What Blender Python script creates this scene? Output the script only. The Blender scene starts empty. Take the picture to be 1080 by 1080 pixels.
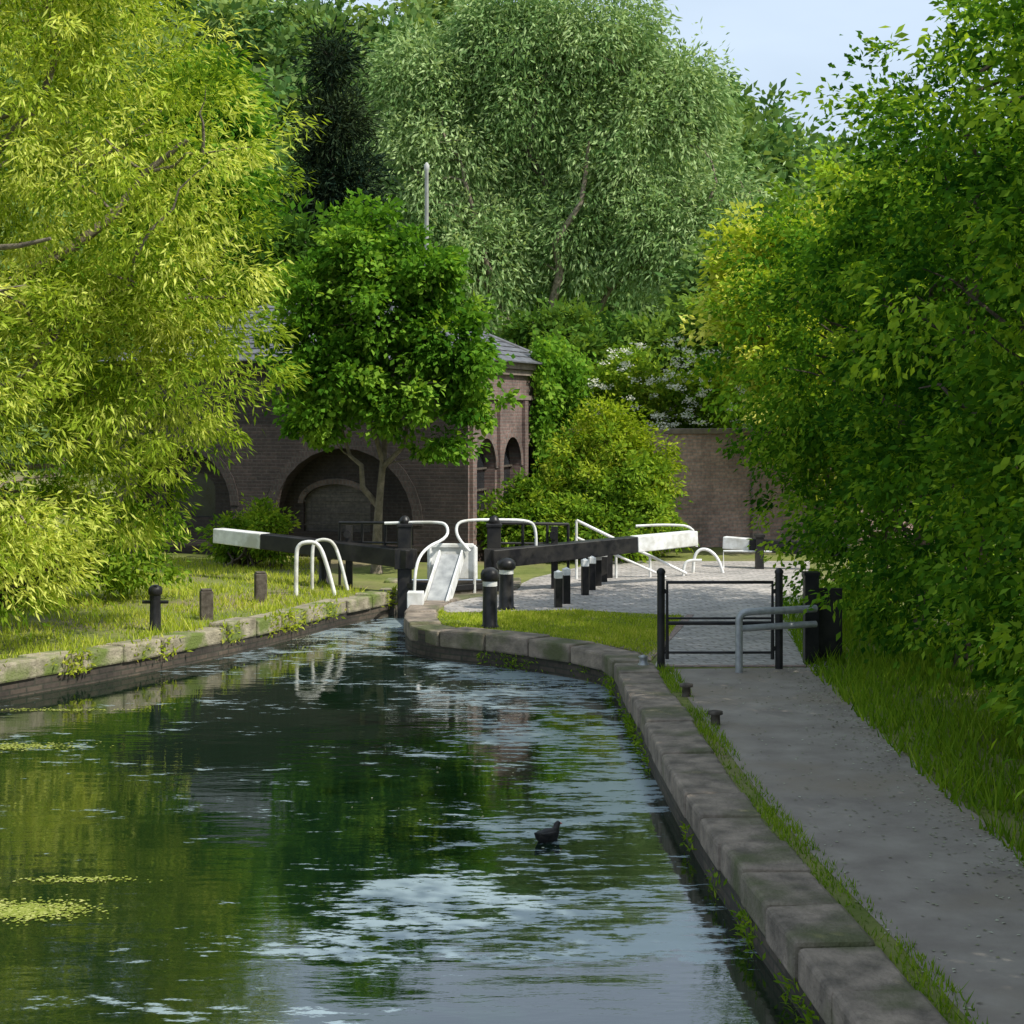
import bpy, math, numpy as np, random
from mathutils import Vector, geometry
rng=np.random.default_rng(7); random.seed(7)
scene=bpy.context.scene
COL=scene.collection

# ---------------------------------------------------------------- materials
def newmat(name):
    m=bpy.data.materials.new(name); m.use_nodes=True
    nt=m.node_tree; nt.nodes.clear()
    out=nt.nodes.new('ShaderNodeOutputMaterial')
    return m,nt,out
def N(nt,t,**kw):
    n=nt.nodes.new(t)
    for k,v in kw.items():
        if k in n.inputs: n.inputs[k].default_value=v
        else: setattr(n,k,v)
    return n
def c4(c): return (c[0],c[1],c[2],1)
def noise(nt,scale,detail=4,vec=None,rough=.55):
    n=N(nt,'ShaderNodeTexNoise'); n.inputs['Scale'].default_value=scale
    n.inputs['Detail'].default_value=detail; n.inputs['Roughness'].default_value=rough
    if vec is None:
        g=N(nt,'ShaderNodeNewGeometry'); vec=g.outputs['Position']
    nt.links.new(vec,n.inputs['Vector']); return n
def ramp(nt,fac,stops):
    r=N(nt,'ShaderNodeValToRGB'); e=r.color_ramp.elements
    while len(e)<len(stops): e.new(.5)
    for i,(p,c) in enumerate(stops):
        e[i].position=p; e[i].color=c4(c) if len(c)==3 else c
    nt.links.new(fac,r.inputs['Fac']); return r
def mixc(nt,fac,a,b,mode='MIX'):
    m=N(nt,'ShaderNodeMix'); m.data_type='RGBA'; m.blend_type=mode
    for s,v in ((0,fac),(6,a),(7,b)):
        if hasattr(v,'links'): nt.links.new(v,m.inputs[s])
        else: m.inputs[s].default_value = v if s==0 else c4(v)
    return m.outputs[2]
def bump(nt,h,strength=.5,dist=.02,normal=None):
    b=N(nt,'ShaderNodeBump'); b.inputs['Strength'].default_value=strength; b.inputs['Distance'].default_value=dist
    nt.links.new(h,b.inputs['Height'])
    if normal is not None: nt.links.new(normal,b.inputs['Normal'])
    return b.outputs['Normal']
def surf(name,c1,c2,scale=6,rough=.8,bs=.3,bd=.01,c3=None,s3=.8,metal=0,spec=.3):
    m,nt,out=newmat(name)
    n=noise(nt,scale,6)
    r=ramp(nt,n.outputs['Fac'],[(.32,c1),(.68,c2)])
    col=r.outputs['Color']
    if c3 is not None:
        n3=noise(nt,s3,5); r3=ramp(nt,n3.outputs['Fac'],[(.48,(0,0,0)),(.62,(1,1,1))])
        col=mixc(nt,r3.outputs['Color'],col,c3)
    p=N(nt,'ShaderNodeBsdfPrincipled'); p.inputs['Roughness'].default_value=rough
    p.inputs['Metallic'].default_value=metal; p.inputs['Specular IOR Level'].default_value=spec
    nt.links.new(col,p.inputs['Base Color'])
    nf=noise(nt,scale*6,5)
    nt.links.new(bump(nt,nf.outputs['Fac'],bs,bd),p.inputs['Normal'])
    nt.links.new(p.outputs[0],out.inputs[0]); return m
def brickmat(name,ang,c1,c2,mortar,bw=.225,bh=.075,flat=False,dirt=.5,ms=.012):
    m,nt,out=newmat(name)
    g=N(nt,'ShaderNodeNewGeometry'); s=N(nt,'ShaderNodeSeparateXYZ'); nt.links.new(g.outputs['Position'],s.inputs[0])
    def lin(a,b):
        m1=N(nt,'ShaderNodeMath',operation='MULTIPLY'); nt.links.new(s.outputs[0],m1.inputs[0]); m1.inputs[1].default_value=a
        m2=N(nt,'ShaderNodeMath',operation='MULTIPLY_ADD'); nt.links.new(s.outputs[1],m2.inputs[0]); m2.inputs[1].default_value=b
        nt.links.new(m1.outputs[0],m2.inputs[2]); return m2.outputs[0]
    cb=N(nt,'ShaderNodeCombineXYZ')
    nt.links.new(lin(math.cos(ang),math.sin(ang)),cb.inputs[0])
    nt.links.new(lin(-math.sin(ang),math.cos(ang)) if flat else s.outputs[2],cb.inputs[1])
    b=N(nt,'ShaderNodeTexBrick'); b.inputs['Scale'].default_value=1
    b.inputs['Brick Width'].default_value=bw; b.inputs['Row Height'].default_value=bh
    b.inputs['Mortar Size'].default_value=ms; b.inputs['Mortar Smooth'].default_value=.2
    b.inputs['Color1'].default_value=c4(c1); b.inputs['Color2'].default_value=c4(c2); b.inputs['Mortar'].default_value=c4(mortar)
    nt.links.new(cb.outputs[0],b.inputs['Vector'])
    n=noise(nt,1.3,6); r=ramp(nt,n.outputs['Fac'],[(.3,(dirt,dirt,dirt)),(.7,(1.15,1.12,1.1))])
    col=mixc(nt,1.,b.outputs['Color'],r.outputs['Color'],'MULTIPLY')
    n2=noise(nt,14,3); r2=ramp(nt,n2.outputs['Fac'],[(.3,(.7,.7,.7)),(.7,(1.25,1.2,1.2))])
    col=mixc(nt,1.,col,r2.outputs['Color'],'MULTIPLY')
    p=N(nt,'ShaderNodeBsdfPrincipled'); p.inputs['Roughness'].default_value=.85
    nt.links.new(col,p.inputs['Base Color'])
    inv=N(nt,'ShaderNodeMath',operation='SUBTRACT'); inv.inputs[0].default_value=1; nt.links.new(b.outputs['Fac'],inv.inputs[1])
    nt.links.new(bump(nt,inv.outputs[0],.6,.008),p.inputs['Normal'])
    nt.links.new(p.outputs[0],out.inputs[0]); return m
def leafmat(name,dark,mid,light,trans=.42,tcol=None):
    m,nt,out=newmat(name)
    a=N(nt,'ShaderNodeAttribute'); a.attribute_name='tone'
    r=ramp(nt,a.outputs['Fac'],[(0.05,dark),(.5,mid),(.95,light)])
    col=r.outputs['Color']
    d=N(nt,'ShaderNodeBsdfDiffuse'); nt.links.new(col,d.inputs['Color'])
    t=N(nt,'ShaderNodeBsdfTranslucent')
    tc=mixc(nt,1.,col,tcol or (1.4,1.3,.6),'MULTIPLY'); nt.links.new(tc,t.inputs['Color'])
    mx=N(nt,'ShaderNodeMixShader'); mx.inputs[0].default_value=trans
    nt.links.new(d.outputs[0],mx.inputs[1]); nt.links.new(t.outputs[0],mx.inputs[2])
    nt.links.new(mx.outputs[0],out.inputs[0]); return m

BANG=math.atan2(-.305,.952)
M={}
M['white']=surf('white_paint',(.66,.66,.65),(.85,.85,.84),9,.45,.15,.004,(.52,.51,.46),2.5)
M['black']=surf('black_paint',(.008,.008,.010),(.022,.021,.021),9,.4,.2,.004,(.03,.028,.026),3)
M['grey']=surf('galvanised_steel',(.3,.31,.32),(.45,.46,.46),14,.45,.1,.002,metal=.4)
M['timber']=surf('weathered_timber',(.05,.04,.03),(.14,.12,.1),12,.85,.5,.01)
M['greyboard']=surf('grey_board',(.22,.23,.24),(.42,.43,.43),5,.7,.4,.01)
M['stone']=surf('coping_stone',(.12,.10,.08),(.32,.26,.205),4.5,.85,.9,.02,(.10,.105,.05),1.1)
M['stoneL']=surf('bank_stone',(.18,.16,.11),(.40,.355,.26),5,.9,.9,.025,(.13,.17,.04),1.9)
M['asphalt']=surf('path_surface',(.21,.18,.155),(.31,.275,.235),2.2,.9,.6,.008,(.25,.21,.165),.6)
M['slate']=surf('slate',(.07,.072,.08),(.15,.155,.17),5,.6,.4,.01)
M['bark']=surf('bark',(.045,.035,.025),(.15,.12,.085),9,.95,1,.03)
M['barkpale']=surf('bark_pale',(.12,.10,.075),(.29,.24,.18),7,.95,.9,.03)
M['glass']=surf('window_glass',(.012,.014,.016),(.03,.035,.04),3,.12,.05,.002,spec=.6)
M['ground']=surf('ground',(.10,.13,.025),(.20,.21,.06),1.2,.95,.8,.04,(.20,.17,.09),.35)
M['hill']=surf('hill_ground',(.05,.1,.02),(.11,.15,.04),.2,.95,.5,.2)
M['brickF']=brickmat('brick_front_shaded',BANG,(.042,.031,.029),(.062,.045,.040),(.06,.052,.048))  # tree shade on the front is painted into this darker brick
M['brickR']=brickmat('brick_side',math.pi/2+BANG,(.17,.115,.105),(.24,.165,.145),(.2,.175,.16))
M['brickArch']=brickmat('brick_arch',0,(.05,.037,.034),(.07,.052,.046),(.06,.055,.05),.075,.12)  # front arch bricks, darkened with the same painted shade
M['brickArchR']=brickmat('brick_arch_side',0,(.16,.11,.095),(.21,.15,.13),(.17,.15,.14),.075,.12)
M['brickPanel']=brickmat('brick_infill',BANG,(.13,.115,.105),(.18,.16,.14),(.13,.12,.11))
M['brickWall']=brickmat('brick_garden',.3,(.36,.24,.21),(.47,.32,.27),(.32,.28,.26))
M['brickCanal']=brickmat('brick_canal',math.pi/2,(.06,.05,.04),(.10,.08,.06),(.05,.05,.035),dirt=.35)
M['paving']=brickmat('stone_setts',.25,(.34,.33,.31),(.46,.44,.41),(.25,.23,.2),.3,.15,True,.7,.015)
M['edging']=brickmat('red_edging',.25,(.28,.21,.18),(.36,.25,.21),(.25,.22,.2),.22,.11,True,.7)
M['bird']=surf('bird_feathers',(.012,.012,.014),(.03,.028,.026),30,.6,.2,.003)
M['bill']=surf('bird_bill',(.5,.05,.02),(.6,.1,.03),30,.4,.1,.001)

L_willow=leafmat('leaf_willow',(.09,.17,.012),(.33,.44,.04),(.70,.74,.18),.42)
L_hedge=leafmat('leaf_hedge',(.020,.075,.010),(.085,.21,.018),(.30,.46,.045),.42,(1.6,1.4,.5))
L_maple=leafmat('leaf_maple',(.045,.13,.012),(.13,.28,.028),(.29,.45,.06),.4)
L_grey=leafmat('leaf_grey_willow',(.10,.19,.06),(.25,.38,.14),(.45,.57,.27),.35,(1.25,1.2,.8))
L_pine=leafmat('leaf_pine',(.010,.022,.015),(.025,.042,.022),(.045,.065,.03),.1)
L_far=leafmat('leaf_far',(.06,.14,.04),(.14,.24,.07),(.27,.37,.12),.3)
L_bush=leafmat('leaf_bush',(.07,.15,.015),(.19,.32,.03),(.42,.50,.06),.42)
L_dark=leafmat('leaf_dark',(.03,.075,.012),(.075,.16,.025),(.17,.27,.045),.35)
L_yel=leafmat('leaf_yellow',(.18,.28,.015),(.42,.50,.05),(.72,.72,.20),.45)
L_grass=leafmat('grass_blade',(.17,.26,.02),(.38,.47,.045),(.64,.62,.15),.4)
L_weed=leafmat('verge_blade',(.07,.15,.012),(.15,.27,.02),(.30,.40,.04),.4)
L_flower=leafmat('elder_flower',(.6,.6,.5),(.75,.75,.62),(.85,.85,.75),.3,(1,1,.9))
L_weedcol=leafmat('duckweed_leaf',(.14,.18,.03),(.28,.32,.06),(.45,.46,.16),.1)
L_debris=leafmat('floating_debris',(.2,.2,.12),(.35,.36,.26),(.55,.56,.45),.1)

# ---------------------------------------------------------------- mesh builder
def link(o,parent=None):
    COL.objects.link(o)
    if parent is not None: o.parent=parent
    return o
def empty(name):
    e=bpy.data.objects.new(name,None); COL.objects.link(e); return e
class MB:
    def __init__(s): s.v=[];s.f=[];s.m=[];s.mats=[];s.sm=[]
    def mi(s,mat):
        if mat not in s.mats: s.mats.append(mat)
        return s.mats.index(mat)
    def add(s,vs,fs,mat,smooth=False):
        b=len(s.v); s.v+=[tuple(v) for v in vs]; k=s.mi(mat)
        for f in fs: s.f.append([b+i for i in f]); s.m.append(k); s.sm.append(smooth)
    def box(s,c,d,mat,rz=0):
        x,y,z=[q/2 for q in d]; vs=[]
        for sx,sy,sz in ((-1,-1,-1),(1,-1,-1),(1,1,-1),(-1,1,-1),(-1,-1,1),(1,-1,1),(1,1,1),(-1,1,1)):
            px,py=sx*x,sy*y
            vs.append((c[0]+px*math.cos(rz)-py*math.sin(rz),c[1]+px*math.sin(rz)+py*math.cos(rz),c[2]+sz*z))
        s.add(vs,[(0,3,2,1),(4,5,6,7),(0,1,5,4),(1,2,6,5),(2,3,7,6),(3,0,4,7)],mat)
    def beam(s,a,b,w,h,mat,w2=None,h2=None):
        a=Vector(a);b=Vector(b);t=(b-a).normalized();sd=t.cross(Vector((0,0,1))).normalized();up=sd.cross(t)
        w2=w2 or w;h2=h2 or h;vs=[]
        for p,ww,hh in ((a,w,h),(b,w2,h2)):
            for i,j in ((-1,-1),(1,-1),(1,1),(-1,1)): vs.append(p+sd*i*ww/2+up*j*hh/2)
        s.add(vs,[(0,1,2,3),(7,6,5,4),(0,4,5,1),(1,5,6,2),(2,6,7,3),(3,7,4,0)],mat)
    def tube(s,pts,r,mat,n=10,caps=True):
        pts=[Vector(p) for p in pts]
        if not hasattr(r,'__len__'): r=[r]*len(pts)
        vs=[];ref=None
        for i,p in enumerate(pts):
            t=(pts[min(i+1,len(pts)-1)]-pts[max(i-1,0)])
            t=t.normalized() if t.length>1e-9 else Vector((0,0,1))
            if ref is None:
                ref=t.cross(Vector((0,1,0)) if abs(t.y)<.9 else Vector((1,0,0))).normalized()
            ref=(ref-t*ref.dot(t)).normalized(); q=t.cross(ref)
            for k in range(n):
                a=2*math.pi*k/n; vs.append(p+(ref*math.cos(a)+q*math.sin(a))*r[i])
        fs=[]
        for i in range(len(pts)-1):
            for k in range(n):
                fs.append((i*n+k,i*n+(k+1)%n,(i+1)*n+(k+1)%n,(i+1)*n+k))
        s.add(vs,fs,mat,True)
        if caps:
            s.add(vs[:n],[tuple(range(n))[::-1]],mat); s.add(vs[-n:],[tuple(range(n))],mat)
    def lathe(s,c,prof,mat,n=20):
        s.tube([(c[0],c[1],c[2]+z) for r,z in prof],[max(r,.001) for r,z in prof],mat,n)
    def obj(s,name,parent=None,bevel=0):
        me=bpy.data.meshes.new(name); me.from_pydata(s.v,[],s.f)
        for m in s.mats: me.materials.append(m)
        me.polygons.foreach_set('material_index',s.m); me.polygons.foreach_set('use_smooth',s.sm)
        me.update(); o=bpy.data.objects.new(name,me); link(o,parent)
        if bevel:
            b=o.modifiers.new('bevel','BEVEL'); b.width=bevel; b.segments=2; b.limit_method='ANGLE'
        return o
def smoothpath(pts,it=2):
    pts=[Vector(p) for p in pts]
    for _ in range(it):
        q=[pts[0]]
        for a,b in zip(pts[:-1],pts[1:]): q+= [a*.75+b*.25,a*.25+b*.75]
        q.append(pts[-1]); pts=q
    return pts
def flat(name,poly,z,mat):
    tris=geometry.tessellate_polygon([[Vector((p[0],p[1],0)) for p in poly]])
    vs=[(p[0],p[1],z) for p in poly]; fs=[]
    for t in tris:
        a,b,c=[Vector(vs[i]) for i in t]
        fs.append(t if (b-a).cross(c-a).z>0 else t[::-1])
    mb=MB(); mb.add(vs,fs,mat); return mb.obj(name)

# ---------------------------------------------------------------- leaf clouds
def cloud(name,V,k,tone,mat,parent=None):
    n=len(V)//k; me=bpy.data.meshes.new(name)
    me.vertices.add(len(V)); me.vertices.foreach_set('co',np.ascontiguousarray(V,dtype=np.float32).ravel())
    me.loops.add(len(V)); me.loops.foreach_set('vertex_index',np.arange(len(V),dtype=np.int32))
    me.polygons.add(n); me.polygons.foreach_set('loop_start',np.arange(0,len(V),k,dtype=np.int32))
    try: me.polygons.foreach_set('loop_total',np.full(n,k,dtype=np.int32))
    except Exception: pass
    at=me.attributes.new('tone','FLOAT','FACE'); at.data.foreach_set('value',np.clip(tone,0,1).astype(np.float32))
    me.materials.append(mat); me.update(calc_edges=True)
    o=bpy.data.objects.new(name,me); return link(o,parent)
def nrm(a): return a/np.maximum(np.linalg.norm(a,axis=1,keepdims=True),1e-9)
def leaves(P,T,L,W,up=1.,rnd=1.):
    n=len(P); L=L*rng.uniform(.65,1.3,(n,1)); W=W*rng.uniform(.7,1.25,(n,1))
    nn=nrm(np.array([[0,0,up]])+rnd*rng.normal(size=(n,3))); S=nrm(np.cross(T,nn))
    fold=nrm(np.cross(S,T))*W*.15
    V=np.stack([P,P+T*L*.45+S*W/2+fold,P+T*L,P+T*L*.45-S*W/2+fold],1).reshape(-1,3)
    return V
def lobepts(lobes,n,shell=.6,zmin=None,jag=.13):
    w=np.array([(l[3]*l[4]*l[5])**(2/3) for l in lobes]); w/=w.sum()
    idx=rng.choice(len(lobes),n,p=w); A=np.array(lobes,float)[idx]
    d=nrm(rng.normal(size=(n,3))); r=shell+(1-shell)*rng.random((n,1))**.6
    r*=1+jag*np.clip(rng.normal(size=(n,1)),-2,1.3)
    P=A[:,:3]+d*r*A[:,3:6]
    if zmin is not None: P[:,2]=np.maximum(P[:,2],zmin+rng.random(n)*.3)
    return P,d,idx
def foliage(name,lobes,nclump,per,L,W,mat,parent=None,cr=.35,droop=.3,shell=.6,zmin=.15,up=1.,rnd=.9,tb=0.,flatc=.65,jag=.13,cv=.18):
    C,d,idx=lobepts(lobes,nclump,shell,zmin,jag)
    lt=rng.normal(0,.10,len(lobes))[idx]; ct=.45+tb+lt+rng.normal(0,cv,nclump)
    rr=cr*rng.uniform(.5,1.45,nclump)
    k=np.repeat(np.arange(nclump),per); n=len(k)
    off=np.clip(rng.normal(size=(n,3)),-2.1,2.1)*.55*np.array([1,1,flatc])
    P=C[k]+off*rr[k][:,None]
    T=nrm(d[k]*.6+nrm(off)*.6+rng.normal(size=(n,3))*.5+np.array([[0,0,-droop]]))
    V=leaves(P,T,L,W,up,rnd); V[:,2]=np.maximum(V[:,2],.01)
    tone=ct[k]+rng.normal(0,.15,n)
    return cloud(name,V,4,tone,mat,parent),C
def wig(a,b,k=5,amp=.08):
    a=Vector(a);b=Vector(b);L=(b-a).length;pts=[]
    for i in range(k+1):
        t=i/k;p=a.lerp(b,t)
        if 0<i<k: p+=Vector((random.gauss(0,1),random.gauss(0,1),random.gauss(0,.6)))*amp*L*.5
        p.z+=math.sin(t*math.pi)*.06*L; pts.append(p)
    return pts
def wood(name,trunk,r0,r1,limbs,mat,parent,C=None,ntwig=60,tr=.02):
    mb=MB(); tp=smoothpath(trunk,2); n=len(tp)
    mb.tube(tp,[r0+(r1-r0)*(i/(n-1))**.7 for i in range(n)],mat,10)
    nodes=list(tp[n//3:])
    for a,b,r in limbs:
        pts=wig(a,b,6,.07); k=len(pts)
        mb.tube(pts,[r*(1-.75*i/(k-1)) for i in range(k)],mat,8); nodes+=pts[2:]
    if C is not None:
        sel=rng.choice(len(C),min(ntwig,len(C)),replace=False)
        for i in sel:
            c=Vector(C[i]); q=min(nodes,key=lambda p:(p-c).length+ (2 if p.z>c.z else 0))
            pts=wig(q,c,5,.1); k=len(pts)
            mb.tube(pts,[tr*(1.3-1.1*j/(k-1)) for j in range(k)],mat,5)
            nodes+=pts[2:4]
    return mb.obj(name,parent)
def tree(name,lobes,nclump,per,L,W,mat,trunk,r0,r1,limbs,bark,ntwig=60,tr=.02,**kw):
    e=empty(name)
    o,C=foliage('crown',lobes,nclump,per,L,W,mat,e,**kw)
    wood('trunk_and_branches',trunk,r0,r1,limbs,bark,e,C,ntwig,tr); return e

# ---------------------------------------------------------------- canal and ground
left=[(-12,-60),(-11.5,5),(-9.3,16),(-6.35,21),(-5.25,22.6),(-4.0,24.9),(-3.4,26.5),(-2.75,28.3),(-2.1,29.4),(-2.0,30.2),(-2.0,31.8)]
right=[(-.3,31.8),(-.3,29.7),(-1.15,28.9),(-1.6,27.7),(-1.65,25.6),(-1.35,24.5),(-.3,23.8),(.76,22.8),(1.22,22.1),(1.30,21.2),(1.33,19),(1.40,15.8),(1.48,13.2),(1.6,11.5),(1.72,10),(1.8,8.6),(2.2,3),(2.8,-60)]
LP=smoothpath([(x,y,0) for x,y in left],2); RP=smoothpath([(x,y,0) for x,y in right],2)
def offset(pts,o):
    r=[]
    for i,p in enumerate(pts):
        t=(pts[min(i+1,len(pts)-1)]-pts[max(i-1,0)]).normalized()
        r.append(p+Vector((-t.y,t.x,0))*o)
    return r
gp=[(p.x,p.y) for p in LP]+[(p.x,p.y) for p in RP]+[(500,-60),(500,800),(-500,800),(-500,-60)]
flat('ground',gp,0,M['ground'])
mb=MB()
for P in (LP,RP,[LP[-1],RP[0]]):
    for a,b in zip(P[:-1],P[1:]):
        mb.add([(a.x,a.y,-1.2),(b.x,b.y,-1.2),(b.x,b.y,-.015),(a.x,a.y,-.015)],[(0,1,2,3)],M['brickCanal'])
mb.obj('canal_wall')
def coping(name,P,w,h0,h1,bl,mat,ymin,ymax,jit=.008,over=.035,bevel=.02):
    res=[P[0]]; acc=0
    for a,b in zip(P[:-1],P[1:]):
        Ls=(b-a).length; k=0
        while acc+Ls-k>=bl:
            k+=bl-acc; acc=0; res.append(a.lerp(b,min(1,k/Ls)))
        acc+=Ls-k
    res.append(P[-1])
    o=offset(res,w); i_=offset(res,-over); mb=MB()
    for j in range(len(res)-1):
        a,b,c,d=i_[j],i_[j+1],o[j+1],o[j]
        if not (ymin<(a.y+b.y)/2<ymax): continue
        g=.012/max((b-a).length,.05)
        a2=a.lerp(b,g);b2=b.lerp(a,g);d2=d.lerp(c,g);c2=c.lerp(d,g)
        z=h1+random.gauss(0,jit); s=Vector((random.gauss(0,jit),random.gauss(0,jit),0))
        q=[a2+s,b2+s,c2+s,d2+s]
        mb.add([(p.x,p.y,h0) for p in q]+[(p.x,p.y,z+random.gauss(0,jit*.4)) for p in q],
               [(0,3,2,1),(4,5,6,7),(0,1,5,4),(1,2,6,5),(2,3,7,6),(3,0,4,7)],mat)
    return mb.obj(name,bevel=bevel)
coping('coping_stones',RP,.46,-.2,.035,.8,M['stone'],-20,31.7,.013,bevel=.03)
coping('coping_stones.001',LP,.34,-.2,.03,.75,M['stoneL'],5,31.7,.022,bevel=.03)

# water
m,nt,out=newmat('canal_water')
g=N(nt,'ShaderNodeNewGeometry')
def mapped(sx,sy,ox=0):
    mp=N(nt,'ShaderNodeMapping'); mp.inputs['Scale'].default_value=(sx,sy,1); mp.inputs['Location'].default_value=(ox,0,0)
    nt.links.new(g.outputs['Position'],mp.inputs['Vector']); return mp.outputs[0]
w1=noise(nt,1.,2,mapped(1.0,3.4)); w2=noise(nt,1.,3,mapped(4.5,15)); w3=noise(nt,1.,2,mapped(.35,.6,3))
add=N(nt,'ShaderNodeMath',operation='MULTIPLY_ADD'); nt.links.new(w2.outputs['Fac'],add.inputs[0]); add.inputs[1].default_value=.25; nt.links.new(w1.outputs['Fac'],add.inputs[2])
sep=N(nt,'ShaderNodeSeparateXYZ'); nt.links.new(g.outputs['Position'],sep.inputs[0])
def sstep(src,a,b,c,d):
    r=N(nt,'ShaderNodeMapRange'); r.interpolation_type='SMOOTHSTEP'; nt.links.new(src,r.inputs[0])
    for i,v in zip((1,2,3,4),(a,b,c,d)): r.inputs[i].default_value=v
    return r.outputs[0]
def mul(a,b,op='MULTIPLY'):
    q=N(nt,'ShaderNodeMath',operation=op)
    for i,v in enumerate((a,b)):
        if hasattr(v,'links'): nt.links.new(v,q.inputs[i])
        else: q.inputs[i].default_value=v
    return q.outputs[0]
ms=noise(nt,1.,3,mapped(.5,.9,1.7),.5); mf=noise(nt,1.,6,mapped(3.0,9,5),.72)
reg=mul(mul(sstep(sep.outputs[0],-1.9,-.5,0,1),sstep(sep.outputs[1],9.5,12,0,1)),sstep(sep.outputs[0],1.15,1.5,1,.3))
reg=mul(reg,mul(sstep(sep.outputs[1],24.0,26,0,1),1.),'MAXIMUM')
# broken flecks: loose surface scum plus sky glints on ripples, painted as pale colour
th=mul(mul(mul(ms.outputs['Fac'],.5),mul(mf.outputs['Fac'],.7),'ADD'),mul(reg,.125),'ADD')
mask=sstep(th,.71,.76,0,.9)
p=N(nt,'ShaderNodeBsdfPrincipled'); p.inputs['IOR'].default_value=2.5
col=mixc(nt,mask,(.004,.014,.006),(.30,.38,.42)); nt.links.new(col,p.inputs['Base Color'])
rr=sstep(mask,0,1,.012,.25); nt.links.new(rr,p.inputs['Roughness'])
amp=sstep(w3.outputs['Fac'],.35,.7,.25,1.)
h=mul(add.outputs[0],amp)
b=N(nt,'ShaderNodeBump'); b.inputs['Strength'].default_value=.5; b.inputs['Distance'].default_value=.013; nt.links.new(h,b.inputs['Height'])
nt.links.new(b.outputs[0],p.inputs['Normal']); nt.links.new(p.outputs[0],out.inputs[0])
flat('canal_water',[(-13,-60),(4,-60),(4,33),(-13,33)],-.4,m)

# paths
inner=offset(RP,.60)
sel=[(p.x,p.y) for p in inner if p.y<21.0]
path=sel+[(4.6,-60),(3.75,6),(3.66,12),(3.62,16),(3.72,21.0)]
flat('towpath',path,.004,M['asphalt'])
flat('lockside_paving',[(1.75,21.03),(3.9,21.03),(4.3,24),(5.2,30),(6.2,35.5),(1.9,35.5),(.4,32),(-.0,30.2),(-.02,29.6),(-.75,28.8),(-1.1,27.6),(-1.05,26.6),(.9,26.9),(2.6,26.2)],.006,M['paving'])
mb=MB()
for a,b in (((1.62,21.2),(2.75,26.3)),((1.8,21.1),(3.7,21.1))):
    mb.beam((a[0],a[1],-.02),(b[0],b[1],-.02),.11,.066,M['edging'])
mb.obj('brick_edging')
n=1500; P=np.stack([rng.uniform(2.2,3.75,n),rng.uniform(6,21,n),np.full(n,.008)],1)
P[:,0]=np.where(rng.random(n)<.6,3.6-np.abs(rng.normal(0,.25,n)),P[:,0]); a=rng.random(n)*6.28
cloud('fallen_leaves',leaves(P,np.stack([np.cos(a),np.sin(a),.05+0*a],1),.035,.02,2,.3),4,.4+rng.normal(0,.3,n),L_debris)

# ---------------------------------------------------------------- grass
def inpoly(P,poly):
    x,y=P[:,0],P[:,1]; r=np.zeros(len(P),bool); n=len(poly)
    for i in range(n):
        x1,y1=poly[i][:2];x2,y2=poly[(i+1)%n][:2]
        if y1==y2: continue
        r^=((y1>y)!=(y2>y))&(x<(x2-x1)*(y-y1)/(y2-y1)+x1)
    return r
def grass(name,poly,n,hgt,wid,mat,patch=0.,tb=0.,var=.35):
    A=np.array([p[:2] for p in poly]); lo,hi=A.min(0),A.max(0)
    P=lo+(hi-lo)*rng.random((int(n*3),2)); P=P[inpoly(P,poly)][:n]
    k=len(P); f=np.sin(P[:,0]*2.1+1)*np.cos(P[:,1]*1.7)+.5*np.sin(P[:,0]*5.3+P[:,1]*4.1)
    if patch>0:
        keep=f+rng.normal(0,.5,k)>-1+patch; P=P[keep]; f=f[keep]; k=len(P)
    h=hgt*rng.uniform(.4,1.3,(k,1))*(1+var*f[:,None]); a=rng.random(k)*6.283
    s=np.stack([np.cos(a),np.sin(a),0*a],1)*wid*rng.uniform(.6,1.3,(k,1))
    b=np.concatenate([P,np.zeros((k,1))],1); t=b+np.concatenate([rng.normal(0,.35,(k,2))*h,h],1)
    V=np.stack([b-s/2,b+s/2,t],1).reshape(-1,3)
    return cloud(name,V,3,.45+tb+.12*f+rng.normal(0,.2,k),mat)
LI=[(p.x,p.y) for p in offset(LP,.3) if 8<p.y<29.5]
grass('lawn_grass',LI+[(-3.2,30.5),(-4,36),(-14,36),(-14,9)],60000,.085,.022,L_grass,.25,.05)
grass('bank_grass',[(p.x,p.y) for p in offset(LP,.15) if 15<p.y<29]+[(p.x,p.y) for p in offset(LP,.6) if 15<p.y<29][::-1],4500,.16,.022,L_grass,.6)
isl=[(p.x,p.y) for p in offset(RP,.50) if 21.4<p.y<27.3]
grass('island_grass',isl+[(2.6,26.1),(1.0,26.8),(-1.0,26.5)],20000,.05,.022,L_grass,.0,.0)
flat('island_turf',isl+[(2.65,26.2),(1.0,26.95),(-1.0,26.6)],.008,M['ground'])
st=[(p.x,p.y) for p in offset(RP,.45) if -2<p.y<21]; st2=[(p.x,p.y) for p in offset(RP,.68) if -2<p.y<21][::-1]
grass('kerb_grass',st+st2,10000,.055,.012,L_weed,.45,.1)
grass('verge_grass',[(3.55,0),(3.55,16),(3.62,21),(4.2,27),(6,30),(6,0)],24000,.2,.024,L_weed,.1,.05)
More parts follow.
